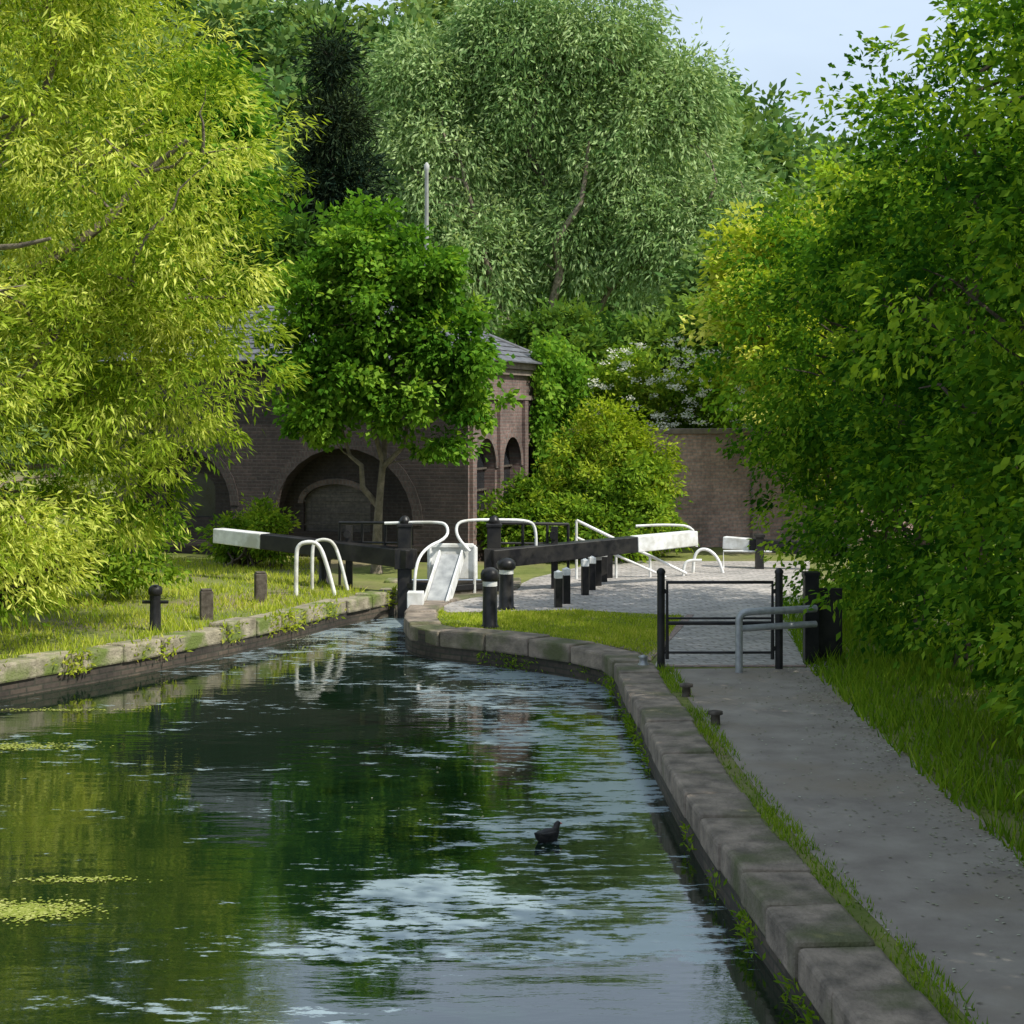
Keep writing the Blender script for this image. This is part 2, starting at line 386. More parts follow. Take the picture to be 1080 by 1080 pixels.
def wallweeds(name,P,n,zlo,zhi,mat,hgt,ylo,yhi,side=-.04,tb=0,nc=26):
    pts=[p for p in offset(P,side) if ylo<p.y<yhi]; B=[]
    cum=[0]
    for a,b in zip(pts[:-1],pts[1:]): cum.append(cum[-1]+(b-a).length)
    cen=[random.uniform(0,cum[-1]) for _ in range(nc)]
    for i in range(n):
        s=min(max(random.choice(cen)+random.gauss(0,.16),0),cum[-1]-1e-3); j=max(q for q in range(len(cum)-1) if cum[q]<=s)
        q=pts[j].lerp(pts[j+1],(s-cum[j])/max(cum[j+1]-cum[j],1e-6)); B.append((q.x,q.y,random.uniform(zlo,zhi)))
    B=np.array(B); T=nrm(rng.normal(0,.6,(n,3))+np.array([[-.4 if P is RP else .3,-.3,.5]]))
    cloud(name,leaves(B,T,hgt,hgt*.35),4,.5+tb+rng.normal(0,.2,n),mat)
wallweeds('wall_plants',RP,1100,-.4,-.2,L_weed,.06,8,24,nc=30)
wallweeds('wall_plants.001',LP,900,-.25,.05,L_grass,.09,18,30,side=-.03,nc=16)

# duckweed and floating debris
def floaters(name,cs,mat,size):
    V=[];to=[]
    for x,y,rx,ry,n in cs:
        P=np.stack([x+rng.normal(0,rx,n),y+rng.normal(0,ry,n),np.full(n,-.394)+rng.random(n)*.003],1)
        a=rng.random(n)*6.28; T=np.stack([np.cos(a),np.sin(a),0*a],1); S=np.stack([-np.sin(a),np.cos(a),0*a],1)
        s=size*rng.uniform(.5,1.4,(n,1))
        V.append(np.stack([P-T*s,P-S*s*.8,P+T*s,P+S*s*.8],1).reshape(-1,3)); to.append(.5+rng.normal(0,.25,n))
    cloud(name,np.concatenate(V),4,np.concatenate(to),mat)
floaters('duckweed',[(-5.5,18.1,.4,.1,1100),(-3.5,12.2,.22,.11,1500),(-3.3,13.0,.2,.04,200),(-5.4,20.3,.5,.05,300)],L_weedcol,.015)
floaters('floating_debris',[(-3.0,26.6,.25,.35,350),(-2.2,27.2,.3,.6,300),(-2.4,25.3,.4,.2,200),(.2,22.2,.6,.35,160),(.4,19.5,.6,1.2,120),(.2,15.5,.7,1.2,70)],L_debris,.012)

# ---------------------------------------------------------------- pump house
U=Vector((-.952,.305,0)); Vv=Vector((.305,.952,0)); A0=Vector((-.9,35,0))
def arch(u0,u1,z0,zs,rise=None,n=14):
    c=(u0+u1)/2;r=(u1-u0)/2; rise=r if rise is None else rise
    return [(u0,z0),(u1,z0)]+[(c+r*math.cos(math.pi*i/n),zs+rise*math.sin(math.pi*i/n)) for i in range(n+1)]
def wallface(mb,o,ud,inn,L,H,ops,mat,depth=.25,zb=-.1,back=None):
    outer=[(0,zb),(L,zb),(L,H),(0,H)]
    polys=[outer]+ops; flatp=[p for q in polys for p in q]
    tris=geometry.tessellate_polygon([[Vector((p[0],p[1],0)) for p in q] for q in polys])
    mb.add([o+ud*p[0]+Vector((0,0,p[1])) for p in flatp],tris,mat)
    for q in ops:
        n=len(q)
        vs=[o+ud*p[0]+Vector((0,0,p[1])) for p in q]+[o+ud*p[0]+inn*depth+Vector((0,0,p[1])) for p in q]
        mb.add(vs,[(i,(i+1)%n,n+(i+1)%n,n+i) for i in range(n)],mat)
        if back is not None: mb.add(vs[n:],[tuple(range(n))],back)
def archring(mb,o,ud,inn,u0,u1,zs,w,mat,rise=None,proud=.03,z0=None,n=14):
    c=(u0+u1)/2;r=(u1-u0)/2; rise=r if rise is None else rise
    vs=[]
    for i in range(n+1):
        a=math.pi*i/n
        for rr_,ri in ((r,rise),(r+w,rise+w)):
            for dd in (-proud,.02):
                vs.append(o+ud*(c+rr_*math.cos(a))+inn*dd+Vector((0,0,zs+ri*math.sin(a))))
    fs=[]
    for i in range(n):
        k=i*4
        fs+=[(k,k+4,k+6,k+2),(k,k+1,k+5,k+4),(k+2,k+6,k+7,k+3)]
    mb.add(vs,fs,mat)
house=empty('brick_pump_house')
WH=4.2; LF=8.2; LR=5.4
mbw=MB()
big=arch(1.2,4.4,-.05,.75); big2=arch(5.4,7.8,-.05,1.1)
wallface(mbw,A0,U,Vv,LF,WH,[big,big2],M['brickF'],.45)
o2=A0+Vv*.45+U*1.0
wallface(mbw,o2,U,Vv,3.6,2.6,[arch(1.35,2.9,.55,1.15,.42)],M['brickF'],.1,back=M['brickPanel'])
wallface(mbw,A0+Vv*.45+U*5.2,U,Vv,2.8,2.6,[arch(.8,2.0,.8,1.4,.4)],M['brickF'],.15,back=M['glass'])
ops=[arch(.45,1.75,.35,1.9),arch(2.25,3.55,.35,1.9),arch(4.0,5.1,.35,2.0)]
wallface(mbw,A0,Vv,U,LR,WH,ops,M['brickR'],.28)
B0=A0+U*LF
wallface(mbw,B0,Vv,-U,LR,WH,[],M['brickR']); wallface(mbw,A0+Vv*LR,U,-Vv,LF,WH,[],M['brickF'])
mbw.obj('walls',house)
mt=MB()
archring(mt,A0,U,Vv,1.2,4.4,.75,.22,M['brickArch'],proud=.015); archring(mt,A0,U,Vv,5.4,7.8,1.1,.2,M['brickArch'],proud=.015)
archring(mt,o2,U,Vv,1.35,2.9,1.15,.12,M['brickArchR'],.42,.03)
for q,zs in ((.45,1.9),(2.25,1.9)): archring(mt,A0,Vv,U,q,q+1.3,zs,.16,M['brickArchR'],proud=.035)
archring(mt,A0,Vv,U,4.0,5.1,2.0,.16,M['brickArchR'],proud=.035)
brS=surf('cornice_stone',(.15,.12,.10),(.25,.205,.17),6,.85,.4,.01)
def band(z,h,pr):
    for o,d,L,n in ((A0-Vv*pr-U*pr,U,LF+2*pr,Vv),(A0-U*pr,Vv,LR+pr,U)):
        w=pr+.02
        a=o+n*w/2; a2=a+d*L
        if n is U: a=a+Vv*.021
        mt.beam((a.x,a.y,z),(a2.x,a2.y,z),w,h,brS if n is U else M['brickF'])
band(4.12,.14,.16); band(3.98,.12,.09); band(3.42,.1,.07); band(.28,.12,.06)
for t in (.2,2.0,3.8,5.25):
    a=A0+Vv*t-U*.02; mt.box((a.x,a.y,1.85),(.24,.12,3.0),M['brickR'],math.atan2(Vv.y,Vv.x))
mt.obj('cornices_and_arches',house)
mg=MB()
for u0,u1,zt in ((.45,1.75,2.55),(2.25,3.55,2.55),(4.0,5.1,2.55)):
    o=A0+U*.24; 
    mg.add([o+Vv*u0+Vector((0,0,.35)),o+Vv*u1+Vector((0,0,.35)),o+Vv*u1+Vector((0,0,zt)),o+Vv*u0+Vector((0,0,zt))],[(0,1,2,3)],M['glass'])
    f=A0+U*.2
    for k in range(5):
        a=f+Vv*(u0+(u1-u0)*k/4); mg.beam((a.x,a.y,.35),(a.x,a.y,zt if 0<k<4 else 1.9),.04,.04,M['timber'])
    for z in (.5,1.0,1.45,1.9):
        a=f+Vv*u0; c=f+Vv*u1; mg.beam((a.x,a.y,z),(c.x,c.y,z),.035,.04,M['timber'])
for k in range(9):
    a=A0+Vv*.42+U*(2.4+1.45*k/8); mg.beam((a.x,a.y+.001,.56),(a.x,a.y+.001,1.5-.25*abs(k-4)/4),.016,.016,M['timber'])
for z in (.7,.95,1.2,1.4):
    a=A0+Vv*.42+U*2.38; c=A0+Vv*.42+U*3.87; mg.beam((a.x,a.y,z),(c.x,c.y,z),.016,.016,M['timber'])
mg.obj('windows',house)
mr=MB(); ov=.28
def rp(u,v,z): q=A0+U*u+Vv*v; return (q.x,q.y,z)
e=[rp(-ov,-ov,4.22),rp(LF+ov,-ov,4.22),rp(LF+ov,LR+ov,4.22),rp(-ov,LR+ov,4.22)]
r1=rp(LR/2,LR/2,5.7); r2=rp(LF-LR/2,LR/2,5.7)
eb=[(p[0],p[1],4.19) for p in e]
mr.add(e+[r1,r2]+eb,[(0,1,5,4),(1,2,5),(2,3,4,5),(3,0,4),(6,7,1,0),(7,8,2,1),(8,9,3,2),(9,6,0,3),(9,8,7,6)],M['slate'])
for k in range(1,12):
    t=k/12
    for a,b,c,d in ((e[0],e[1],r1,r2),(e[3],e[0],r1,r1)):
        p=Vector(a).lerp(Vector(c),t); q=Vector(b).lerp(Vector(d),t); p.z+=.01;q.z+=.01
        mr.beam(p,q,.035,.012,M['slate'])
mr.tube([e[0],r1,r2],.05,M['slate'],6); mr.tube([e[3],r1],.05,M['slate'],6)
mr.obj('roof',house)
mb=MB(); mb.lathe((-2.2,44,0),[(.08,0),(.065,4),(.05,9.3),(.07,9.33),(.07,9.45),(.02,9.52)],surf('pole_paint',(.36,.36,.34),(.5,.5,.48),4,.5,.1,.003),12); mb.obj('flag_pole')
mb=MB()
wa=Vector((1.3,38.2,0)); wb=Vector((11,41.2,0))
mb.beam((wa.x,wa.y,1.3),(wb.x,wb.y,1.3),.34,2.6,M['brickWall']); mb.beam((wa.x,wa.y,2.66),(wb.x,wb.y,2.66),.46,.12,brS)
for t in (.2,.45,.7,.95):
    q=wa.lerp(wb,t); mb.box((q.x,q.y-.02,1.3),(.45,.55,2.59),M['brickWall'],.3)
mb.obj('brick_wall',bevel=.01)

# ---------------------------------------------------------------- lock gates
def bend(pts,it=2): return smoothpath(pts,it)
g1=empty('lock_gate')
mb=MB()
mb.beam((-1.72,29.3,.60),(-4.55,31.45,.74),.30,.32,M['black'],.27,.28)
mb.beam((-4.55,31.45,.74),(-5.55,32.2,.79),.275,.285,M['white'],.26,.27)
mb.obj('balance_beam_1',g1,.015)
mb=MB()
mb.beam((-.38,29.3,.60),(2.2,30.75,.74),.30,.32,M['black'],.27,.28)
mb.beam((2.2,30.75,.74),(3.35,31.4,.80),.275,.285,M['white'],.26,.27)
mb.obj('balance_beam_2',g1,.015)
mb=MB()
for x in (-1.85,-.31):
    mb.box((x,29.45,.35),(.24,.24,1.6),M['black']); mb.box((x,29.45,1.17),(.28,.28,.06),M['black'])
    mb.lathe((x,29.45,1.2),[(.09,0),(.1,.05),(.06,.12),(.01,.14)],M['black'],12)
    mb.box((x,29.3,.6),(.34,.08,.36),M['black'])
mb.obj('heel_posts',g1,.015)
mb=MB()
for a,b in (((-1.85,29.5),(-1.08,28.95)),((-.31,29.5),(-1.05,28.95))):
    mb.beam((a[0],a[1],-.35),(b[0],b[1],-.35),.16,.9,M['timber']); mb.beam((a[0],a[1],.14),(b[0],b[1],.14),.22,.1,M['black'])
mb.obj('gate_leaves',g1,.01)
mb=MB()
mb.box((-1.02,29.2,.54),(.86,.06,.56),M['white']); mb.box((-1.02,29.16,.84),(.74,.05,.08),M['white'])
for x in (-1.4,-.64): mb.box((x,29.15,.4),(.05,.08,.9),M['white'])
mb.obj('paddle_panel',g1,.02)
mb=MB()
mb.beam((-1.03,29.1,.62),(-1.33,27.5,-.38),.34,.2,M['greyboard'])
for s in (-.19,.19): mb.beam((-1.03+s,29.1,.68),(-1.33+s,27.5,-.30),.03,.24,M['white'])
mb.box((-1.55,27.45,-.08),(.26,.3,.64),M['white'])
mb.obj('sloping_spillway_board',g1,.012)
mb=MB()
R=.026
mb.tube(bend([(-1.62,28.2,.0),(-1.6,28.3,.6),(-1.45,28.6,.85),(-1.1,29.1,.98),(-1.1,29.2,1.18),(-1.25,29.3,1.24),(-2.2,29.5,1.2)]),R,M['white'])
mb.tube(bend([(-.72,29.1,.75),(-.95,29.15,1.0),(-.95,29.2,1.22),(-.75,29.3,1.27),(-.3,29.5,1.26),(.3,29.7,1.24),(.42,29.75,1.1),(.42,29.75,.6)]),R,M['white'])
mb.obj('white_handrails',g1)
mb=MB()
for a,b in (((-3.1,30.7,1.13),(-1.85,29.6,1.2)),((-.25,29.6,1.2),(1.0,30.4,1.12))):
    mb.tube([a,b],.028,M['black'])
    a_,b_=Vector(a),Vector(b)
    for t in (.0,.35,.7,1):
        q=a_.lerp(b_,t); mb.tube([(q.x,q.y,.0 if t==0 or t==1 else .55),(q.x,q.y,q.z)],.026,M['black'])
    mb.tube([a_-Vector((0,0,.35)),b_-Vector((0,0,.35))],.02,M['black'])
for x,y in ((-2.9,30.4),(.75,30.1)):
    mb.box((x,y,.55),(.12,.12,1.1),M['black']); mb.tube([(x-.02,y-.12,.95),(x-.02,y+.12,.95)],.07,M['black'],12)
mb.obj('walkway_rails',g1)
mb=MB()
mb.tube(bend([(-3.68,29.1,0),(-3.68,29.1,.62),(-3.66,29.12,.86),(-3.45,29.1,.92),(-3.28,29.1,.86),(-3.15,29.1,.5),(-3.02,29.1,0)]),.036,M['white'])
mb.tube(bend([(-3.5,29.9,0),(-3.5,29.9,.6),(-3.48,29.9,.84),(-3.3,29.9,.9),(-3.12,29.9,.84),(-3.0,29.9,.5),(-2.88,29.9,0)]),.03,M['white'])
mb.obj('hoop_handrail')
mb=MB()
mb.tube(bend([(3.5,33,0),(3.52,33,.32),(3.62,33,.46),(3.8,33,.46),(3.98,33,.3),(4.08,33,0)]),.03,M['white'])
mb.tube(bend([(3.25,32.4,0),(3.27,32.4,.22),(3.35,32.4,.3),(3.6,32.4,.3)]),.028,M['white'])
mb.obj('hoop_handrail.001')
mb=MB()
mb.tube([(1.2,31.8,1.1),(3.3,32.3,.06)],.028,M['white']); mb.tube([(1.2,31.8,.78),(2.9,32.2,.0)],.024,M['white'])
for x,z in ((1.2,1.1),(1.95,.75),(2.6,.4)): mb.tube([(x,31.8+(x-1.2)*.24,0),(x,31.8+(x-1.2)*.24,z)],.025,M['white'])
mb.tube(bend([(2.3,31.7,1.0),(2.9,31.8,1.02),(3.4,31.9,.98),(3.45,31.9,.6)]),.024,M['white'])
mb.obj('step_handrail')
g2=empty('lock_gate.001')
mb=MB(); mb.beam((4.25,34.2,.50),(4.75,34,.47),.24,.24,M['white']); mb.beam((4.75,34,.47),(6.6,33.4,.4),.24,.25,M['black']); mb.obj('balance_beam',g2,.015)
mb=MB(); mb.box((4.9,33.8,.3),(.16,.16,.66),M['black']); mb.box((4.9,33.8,.66),(.2,.2,.05),M['black']); mb.tube([(4.2,33.9,0),(4.2,33.9,.35),(5.6,33.7,.35),(5.6,33.7,0)],.02,M['white']);mb.obj('paddle_post',g2,.01)

def bollard(x,y,h,r,wt=0,band=False,cross=False):
    mb=MB(); 
    mb.lathe((x,y,-.02),[(r*1.15,0),(r*1.15,.05),(r*.95,.08),(r*.9,h*.72)],M['black'])
    mb.lathe((x,y,-.02),[(r*.92,h*.72),(r*.92,h*.80)] ,M['white'] if band else M['black'])
    mb.lathe((x,y,-.02),[(r*.95,h*.8),(r*1.18,h*.83),(r*1.2,h*.92),(r*1.0,h*.98),(r*.5,h*1.02),(.001,h*1.03)],M['white'] if wt else M['black'])
    if cross: mb.tube([(x-r*2.2,y,h*.62),(x+r*2.2,y,h*.62)],.025,M['black'])
    mb.obj('mooring_bollard')
bollard(-.32,24.75,.88,.115,0,True); bollard(-.09,27,.82,.125,0,True); bollard(-3.4,31,.56,.12,0); bollard(-5.12,24.5,.66,.085,0,False,True)
for x,y,h in ((.74,27.3,.60),(.885,27.8,.60),(1.245,29.1,.63),(1.40,29.9,.6),(1.54,30.6,.6),(1.68,31.3,.6),(1.82,32,.6)):
    mb=MB(); mb.box((x,y,h*.38),(.115,.115,h*.8),M['black'],.2); mb.box((x,y,h*.87),(.119,.119,h*.18),M['white'],.2)
    mb.add([(x-.05,y-.05,h*.96),(x+.05,y-.05,h*.96),(x+.05,y+.05,h*.96),(x-.05,y+.05,h*.96),(x,y,h*1.01)],[(0,1,4),(1,2,4),(2,3,4),(3,0,4)],M['white'])
    mb.obj('white_topped_post',bevel=.008)
for x,y,h in ((-4.14,28.1,.47),(-4.62,25.8,.43)):
    mb=MB(); mb.box((x,y,h/2-.05),(.19,.19,h+.1),M['timber'],.3); mb.box((x,y,h+.015),(.16,.16,.03),M['timber'],.3); mb.obj('timber_post',bevel=.015)
for x,y in ((1.93,18.9),(2.05,17.2)):
    mb=MB(); mb.lathe((x,y,0),[(.05,0),(.045,.1),(.075,.11),(.075,.14),(.03,.15)],M['timber'],14); mb.obj('mooring_stud')
mb=MB(); mb.lathe((1.62,21.05,.03),[(.07,0),(.05,.03),(.045,.08),(.065,.1),(.01,.12)],M['grey'],14); mb.obj('mooring_stud')

bar=empty('towpath_barrier_gate')
mb=MB()
for x,y in ((1.825,20.9),(3.27,20.9)):
    mb.tube([(x,y,-.05),(x,y,1.17)],.048,M['black'],14); mb.lathe((x,y,1.17),[(.055,0),(.055,.03),(.03,.06),(.001,.07)],M['black'],14)
mb.box((3.73,21.3,.53),(.17,.17,1.16),M['black']); mb.box((3.73,21.3,1.13),(.2,.2,.04),M['black'])
mb.box((3.98,21.5,.45),(.35,.06,.95),M['black'])
mb.obj('posts',bar)
mb=MB()
mb.tube([(1.9,20.9,.12),(1.9,20.9,1.06),(3.19,20.9,1.06),(3.19,20.9,.12)],.024,M['black'])
mb.tube([(1.9,20.9,.56),(3.19,20.9,.56)],.024,M['black']); mb.tube([(1.9,20.9,.62),(3.19,20.9,.62)],.014,M['black'])
mb.tube([(1.87,20.9,.2),(3.2,20.9,.2)],.016,M['black'])
for z in (.25,.95): 
    mb.box((1.86,20.9,z),(.1,.05,.05),M['black']); mb.box((3.23,20.9,z),(.1,.05,.05),M['black'])
mb.obj('gate_frame',bar)
mb=MB()
mb.tube(bend([(2.74,20.6,-.05),(2.74,20.6,.5),(2.74,20.6,.72),(2.95,20.62,.74),(3.3,20.7,.74),(3.72,20.9,.74)]),.045,M['grey'],12)
mb.tube([(2.76,20.61,.53),(3.2,20.68,.55),(3.72,20.9,.55)],.04,M['grey'],12)
mb.obj('kissing_stile_tube',bar)

def bird(x,y,rz,s=1):
    mb=MB(); P=[(-.18,.085,.006),(-.13,.05,.035),(-.07,.03,.062),(0,.025,.072),(.06,.03,.062),(.095,.055,.042),(.11,.08,.03),(.122,.105,.028),(.14,.115,.023),(.156,.112,.011)]
    c,sn=math.cos(rz),math.sin(rz)
    mb.tube([(x+a*s*c,y+a*s*sn,-.39+b*s) for a,b,r in P],[r*s for a,b,r in P],M['bird'],14)
    Q=[(.150,.113,.012),(.17,.108,.008),(.190,.102,.002)]
    mb.tube([(x+a*s*c,y+a*s*sn,-.39+b*s) for a,b,r in Q],[r*s for a,b,r in Q],M['bill'],8)
    for sd in (-1,1):
        mb.tube([(x+s*(a*c-sd*w*sn),y+s*(a*sn+sd*w*c),-.39+b*s) for a,w,b in ((-.13,.03,.07),(-.06,.055,.055),(.04,.05,.05),(.07,.03,.05))],[.006*s,.022*s,.02*s,.006*s],M['bird'],8)
    mb.obj('moorhen')
bird(.30,14.2,.85,.95)

# ---------------------------------------------------------------- trees
wl=[(-8,24.5,8.2,3.6,3,3.6),(-5.6,24.3,6.6,2.3,2,2.3),(-5.5,23.9,4.0,2.0,1.8,1.7),(-8.3,22.8,3.2,2.9,2,2.4),(-6.6,24.2,10.2,2.2,2.2,2.4),(-7.6,22.6,1.4,2.0,1.3,1.1),(-5.9,24.6,2.3,1.3,1.3,1.1),(-10,22,6,3,2.5,4),(-4.5,24.3,5.0,1.2,1.1,1.2),(-4.8,24.3,3.4,1.1,1.2,1.1),(-6.0,25.2,4.4,1.8,1.2,1.6)]
tree('willow_tree',wl,1550,92,.15,.032,L_willow,[(-8.6,25,0),(-8.5,24.8,2),(-8.1,24.6,4.5),(-7.6,24.4,7.5),(-7.2,24.3,10.5)],.38,.07,
 [((-8.4,24.8,2.2),(-5.2,23.6,4.9),.13),((-8.2,24.6,3.6),(-4.6,24.2,7.0),.14),((-8.5,24.8,1.8),(-9.5,22.5,5),.14),((-8,24.5,5),(-6,24,9.5),.1),((-8.3,24.8,2),(-6.2,23.5,2.4),.09),((-8.3,23.4,4.4),(-6.0,22.2,5.4),.09)],M['barkpale'],150,.022,cr=.36,droop=.55,shell=.4,up=.6,tb=.03,cv=.26,jag=.18)
ml=[(-2.4,32.6,5.0,1.4,1.3,1.3),(-3.75,32.6,4.2,.9,1.0,.9),(-1.15,32.4,4.4,.95,1,1.0),(-1.9,32.5,3.3,1.1,1.0,.6),(-2.9,32.5,6.3,.8,.8,.75),(-1.7,32.4,5.8,.75,.8,.7),(-3.7,32.5,3.0,.65,.7,.4),(-3.9,32.5,5.4,.6,.7,.6),(-.75,32.4,3.3,.55,.6,.45),(-2.9,32.3,3.6,.7,.8,.5),(-1.4,32.3,2.5,.5,.5,.3)]
tree('maple_tree',ml,480,70,.14,.10,L_maple,[(-2.62,33,0),(-2.6,33,.9),(-2.55,32.9,1.5),(-2.4,32.8,3.0),(-2.5,32.7,5.5)],.13,.03,
 [((-2.6,33,.9),(-3.3,32.7,2.9),.075),((-2.55,32.9,1.6),(-1.4,32.5,3.8),.06),((-2.5,32.8,2.2),(-3.5,32.5,4.2),.05),((-2.45,32.8,2.8),(-1.8,32.4,5.3),.05)],M['barkpale'],110,.014,cr=.26,droop=.4,shell=.35,jag=.24,cv=.24)
S=1.61
def far(x,y,z): return (x*S,100+(y-62)*S,3.2+(z-3.2)*S)
gw=[(.6,62,14.3,3.2,2.6,3.6),(4.8,62,12.6,2.8,2.6,3.4),(-2.6,62,12.3,2.5,2.6,3.4),(7.0,61,9.5,2.2,2.2,2.4),(2.6,62,9.3,2.2,2.4,2.2),(-1.5,61,8.3,2.2,2.2,1.9),(3,62,16.4,2.2,2.2,1.9),(-.2,62,16.6,2.0,2.2,1.6),(-3.6,61.5,15,1.5,1.5,1.5),(6.2,61.5,14.6,1.4,1.4,1.5),(5.0,60.8,9.0,1.6,1.6,1.9),(-3.4,61,10,1.4,1.3,1.6)]
gwf=[far(a,b,c)+(d*S,e_*S,f*S) for a,b,c,d,e_,f in gw]
tree('grey_willow_tree',gwf,1700,75,.44,.13,L_grey,[far(.6,62,0)[:2]+(2,),far(.9,62,5),far(2.0,62,9),far(2.8,62,13),far(3.2,62,16)],.55,.12,
 [(far(.6,60.5,4.5),far(-1.8,60.5,12),.3),(far(1.0,60.7,5.0),far(2.7,60.0,12.6),.30),(far(2,62,9),far(0,62,16),.25),(far(1,62,5),far(6.5,61,9.5),.25)],M['barkpale'],130,.07,cr=1.1,droop=.7,shell=.45,up=.5,flatc=1.2,cv=.26,jag=.18)
pl=[(-7.4,70,17.3,.7,.7,1.5),(-7.4,70,14.8,1.3,1.3,1.5),(-7.3,70,12.3,1.8,1.8,1.6),(-7.3,70,9.6,2.1,2,1.8),(-7.0,69,7,2.3,2,2)]
tree('pine_tree',pl,420,70,.4,.08,L_pine,[(-7.4,70,0),(-7.4,70,9),(-7.4,70,18)],.3,.05,[],M['bark'],50,.05,cr=.8,droop=.2,shell=.15,up=.8,jag=.2)
def simple(name,lobes,n,per,L,W,mat,base,**kw):
    top=max(lobes,key=lambda l:l[2])
    lim=[((base[0],base[1],top[2]*.35),(l[0],l[1],l[2]),.1) for l in lobes[:4]]
    return tree(name,lobes,n,per,L,W,mat,[(base[0],base[1],0),(base[0]+.1,base[1],top[2]*.4),(top[0],top[1],top[2])],.25,.05,lim,M['bark'],40,.03,**kw)
simple('ash_tree',[(-11,58,10.5,2.6,2.5,3.4),(-9.3,57,7.5,2.2,2,3),(-12.5,57,6,3,2,3.5),(-10.2,58,13.0,1.5,2,1.8)],450,70,.34,.18,L_maple,(-10.8,58),cr=.7,shell=.3,jag=.2,cv=.22)
simple('ash_tree',[(-6.0,50,6.5,2.2,2,2.2),(-8.5,50,5,2.2,2,2.5),(-11.5,50,5,2.5,2,3)],380,70,.28,.15,L_dark,(-7,50),cr=.6,shell=.3,tb=.1)
simple('ash_tree',[(4.2,50,4.2,2.2,1.8,1.6),(2.0,49,3.9,1.6,1.5,1.5),(6.4,50,5.0,1.8,2,1.8),(1.6,52,5.2,1.6,1.5,1.2)],430,70,.25,.13,L_dark,(4,50),cr=.5,shell=.3,tb=.2,jag=.2,cv=.24)
simple('birch_tree',[(9.0,54,7.3,2.0,2,2.7),(11.2,56,7.2,2.2,2,2.2),(7.0,55,6.5,1.6,2,2)],340,70,.32,.16,L_far,(9,55),cr=.6,shell=.3,tb=.1)
simple('lime_tree',[(6.0,38.5,6.4,1.5,1.4,1.6),(5.5,37.5,4.8,1.4,1.2,1.5),(7.6,38,6.2,1.8,1.5,2.0),(6.6,37,3.4,1.3,1.2,1.4),(8.5,38,3.5,2.3,1.3,2.5)],470,76,.18,.11,L_yel,(6.8,38.5),cr=.38,shell=.3,tb=.0,cv=.26,jag=.22)
def bush(name,lobes,n,per,L,W,mat,**kw):
    e=empty(name); o,C=foliage('foliage',lobes,n,per,L,W,mat,e,**kw)
    mb=MB(); b=np.mean(np.array(lobes)[:,:2],0)
    for i in rng.choice(len(C),25,replace=False):
        c=C[i]; pts=wig((b[0]+random.gauss(0,.3),b[1]+random.gauss(0,.2),0),c,4,.1); mb.tube(pts,[.03,.025,.02,.014,.006],M['bark'],5)
    mb.obj('stems',e)
bush('shrub',[(.9,36.2,1.0,1.0,.8,1.1),(.1,35.6,.7,.8,.6,.8),(1.9,36.3,1.4,1.1,.9,1.3),(2.9,36.4,.9,.9,.8,1.0),(1.7,35.4,.6,1.3,.6,.7)],380,75,.13,.065,L_bush,cr=.24,shell=.35,jag=.24,cv=.26)
bush('shrub',[(2.1,37.2,2.3,.75,.7,.9),(1.5,37.0,2.0,.6,.6,.8),(2.8,37.2,1.9,.8,.6,.8)],200,70,.12,.05,L_yel,cr=.28,shell=.35,tb=-.25,jag=.24)
bush('shrub',[(-8.2,28,.9,1.6,1,1.0),(-6.5,28.5,.7,1,.8,.8),(-10,27,1.1,1.6,1,1.3)],210,70,.13,.06,L_bush,cr=.3,shell=.35,tb=-.1)
bush('shrub',[(-4.9,34,.7,.45,.4,.7),(-5.6,34.5,.5,.5,.4,.6)],70,70,.12,.06,L_bush,cr=.2,shell=.3)
bush('elder_bush',[(3.2,41,3.4,1.2,.8,1.1),(4.6,41,3.0,1.1,.8,1.1),(2.2,41,3.1,.9,.8,1)],240,70,.15,.08,L_bush,cr=.35,shell=.4,tb=-.1)
nf=110
C,d,_=lobepts([(3.2,40.3,3.7,1.3,.8,1.2),(4.4,40.3,3.5,1.1,.8,1.1),(3.0,38.4,2.9,.5,.3,.4)],nf,.95)
C[:,1]-=np.abs(rng.normal(.3,.3,nf))
k=np.repeat(np.arange(nf),30); P=C[k]+rng.normal(size=(len(k),3))*np.array([.07,.07,.03]); T=nrm(rng.normal(size=(len(k),3))*np.array([1,1,.3]))
cloud('elder_flowers',leaves(P,T,.05,.05),4,.5+rng.normal(0,.2,len(k)),L_flower)
iv=[]
for i in range(6500):
    t=random.uniform(4.2,5.9)+random.gauss(0,.12); z=random.uniform(.6,4.7)+random.gauss(0,.15)
    q=A0+Vv*t-U*(abs(random.gauss(.16,.14))+.08*math.sin(z*4)+.05); iv.append((q.x,q.y,z))
for i in range(5200):
    q=A0+Vv*(LR+.2+random.gauss(0,.3))-U*(random.uniform(-.3,.95)+.15*math.sin(i)); iv.append((q.x,q.y-.1,random.uniform(.6,4.4)+random.gauss(0,.2)))
iv=np.array(iv); T=nrm(np.array([[.3,-.3,-.7]])+rng.normal(0,.5,iv.shape))
cloud('ivy',leaves(iv,T,.13,.11,.2,1),4,.5+.14*np.sin(iv[:,2]*5+iv[:,0]*3)+rng.normal(0,.17,len(iv)),L_maple)

